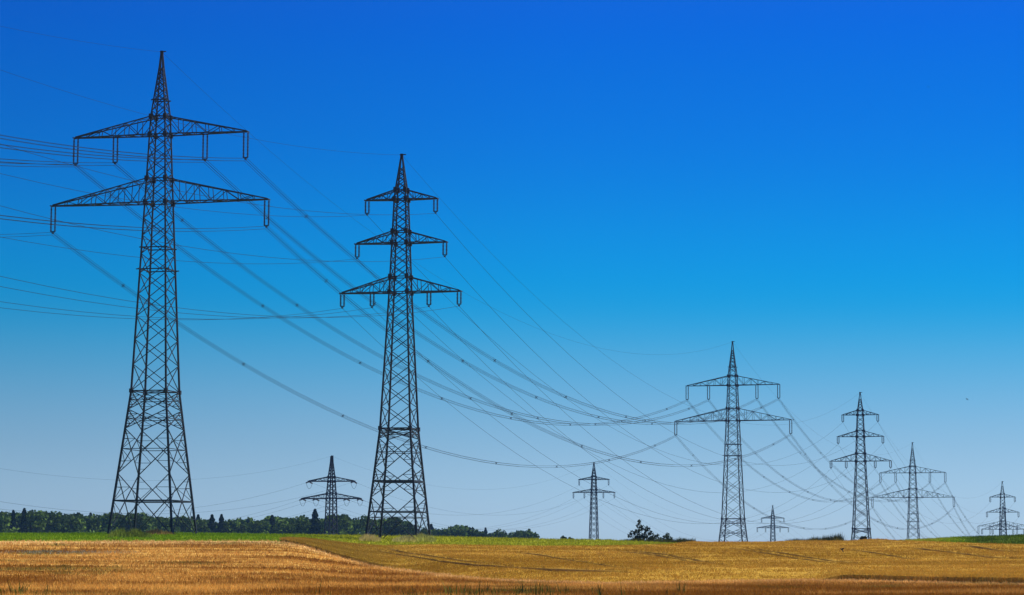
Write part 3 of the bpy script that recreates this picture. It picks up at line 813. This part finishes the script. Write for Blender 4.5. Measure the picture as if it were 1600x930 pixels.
shrub('shrub', 1349, 356, [(-0.2, 1.1, 0.25), (0.25, 1.05, 0.25)], 'tiny dark tuft on the crest under the second three-armed pylon', 'trees and shrubs on the crest', 57, 160, (0.03, 0.03, 0.01), 0.1)
# hedge strips and tall grass clumps: blades on the crest
def clump(name, p0, p1, D, h, n, tint, label, group, cat, seed, mound=True, spread=2.0):
    r = np.random.RandomState(seed); px = r.uniform(p0, p1, n); d = D + r.normal(0, spread, n)
    prof = np.sqrt(np.clip(1 - ((px - (p0+p1)/2) / ((p1-p0)/2))**2, 0.03, 1)) * (0.55 + 0.7*vn(px*0.09, d*0.2, seed+3)) if mound else (0.55 + 0.45*(px-p0)/(p1-p0)) * (0.75 + 0.4*vn(px*0.11, px*0, seed))
    col = np.array(tint)[None] * (0.6 + 0.8 * vn(px*0.3, d*0.5, seed))[:, None]
    me = blades(name, px, d, np.zeros(n), h * prof * r.uniform(0.55, 1.05, n), np.full(n, 0.12), col, 3, LEAF, 0.22)
    # origin at the clump's own middle
    o = link(name, me); tag(o, label, cat, group); return o
clump('hedge', 1222, 1314, 357, 1.6, 3200, (0.05, 0.055, 0.012), 'low dark hedge strip on the crest left of the second three-armed pylon', None, 'hedge', 61, False)
clump('weed_patch', 1225, 1318, 353.5, 1.25, 1800, (0.17, 0.15, 0.02), 'yellowish weeds along the foot of the low hedge strip', None, 'weeds', 62, False)
clump('weed_patch', 975, 1085, 353, 1.1, 2600, (0.085, 0.085, 0.018), 'rough weeds at the foot of the lone tree and its shrubs', None, 'weeds', 63, False)
clump('grass_clump', 168, 238, 306, 1.1, 3000, (0.21, 0.25, 0.03), 'dark green weed mound in front of the tallest pylon\'s feet', 'rough grass at the pylon feet', 'grass', 64)
clump('grass_clump', 222, 276, 326, 0.8, 1300, (0.4, 0.23, 0.07), 'reddish dry grass between the right legs of the tallest pylon', 'rough grass at the pylon feet', 'grass', 65)
clump('grass_clump', 562, 594, 325, 1.05, 1500, (0.62, 0.50, 0.17), 'dry grass mound at the left foot of the large three-armed pylon', 'rough grass at the pylon feet', 'grass', 66)
clump('grass_clump', 612, 655, 325, 0.85, 1500, (0.62, 0.54, 0.18), 'low dry grass between the feet of the large three-armed pylon', 'rough grass at the pylon feet', 'grass', 67)
clump('grass_clump', 648, 680, 325, 1.1, 1300, (0.5, 0.48, 0.1), 'greenish grass mound at the right foot of the large three-armed pylon', 'rough grass at the pylon feet', 'grass', 68)

# ------------------------------------------------------------------ birds
def bird(px, py, Y, span_, rz, bank, label):
    p = at(px, py, Y); root = empty('bird', p, rz); root.rotation_euler = (bank, 0.15, rz)
    b = MB(); s = span_
    prof = [(-0.32, 0.01), (-0.2, 0.045), (0, 0.075), (0.15, 0.06), (0.24, 0.04), (0.3, 0.045), (0.36, 0.012)]
    for (x0, r0_), (x1, r1_) in zip(prof[:-1], prof[1:]): b.bar((0, x0*s, 0), (0, x1*s, 0), r0_*2*s, r1_*2*s)
    b.build('body', FEATHER, root)
    for sd2 in (-1, 1):
        v = [(0.03*sd2, 0.16, 0.02), (0.26*sd2, 0.2, 0.13), (0.52*sd2, 0.02, 0.2), (0.25*sd2, -0.06, 0.11), (0.03*sd2, -0.08, 0.02)]
        me = bpy.data.meshes.new('wing')
        top_ = [(x*s, y*s, z*s + 0.012*s) for x, y, z in v]; bot_ = [(x*s, y*s, z*s - 0.012*s) for x, y, z in v]
        fs = [(0, 1, 2, 3, 4), (9, 8, 7, 6, 5)] + [(i, (i+1) % 5 + 0, (i+1) % 5 + 5, i + 5) for i in range(5)]
        me.from_pydata(top_ + bot_, [], fs); me.materials.append(FEATHER); me.update(); link('wing', me, root)
    b = MB(); b.bar((0, -0.28*s, 0), (0, -0.46*s, 0.01*s), 0.05*s, 0.12*s); b.build('tail', FEATHER, root)
    tag(root, label, 'bird', 'birds in flight')
bird(1511, 624, 400, 0.55, 1.0, 0.4, 'small dark bird in the sky above the right-edge pylons')
bird(1450.5, 136, 600, 0.6, 0.3, 0.2, 'tiny bird high in the deep blue sky at upper right')
bird(1315.5, 859, 260, 0.6, 2.2, 0.9, 'dark bird flying low over the wheat below the second three-armed pylon')

# ------------------------------------------------------------------ air
HAZE = 0.000085
lo, hi = float(Z.min()) - 1.0, 95.0
hb = MB(); hb.box((0, 0, (lo + hi) / 2), 7200, 7200, hi - lo)
hm = bpy.data.materials.new('haze_air'); hm.use_nodes = True; n = hm.node_tree.nodes; n.clear()
ho = n.new('ShaderNodeOutputMaterial'); pv = n.new('ShaderNodeVolumePrincipled')
pv.inputs['Color'].default_value = (0.30, 0.62, 1.0, 1); pv.inputs['Density'].default_value = HAZE; pv.inputs['Anisotropy'].default_value = 0.0
hm.cycles.volume_sampling = 'DISTANCE'
hm.node_tree.links.new(pv.outputs[0], ho.inputs['Volume'])
tag(hb.build('haze', hm), 'thin pale summer haze over the fields', 'haze', None, 'stuff')
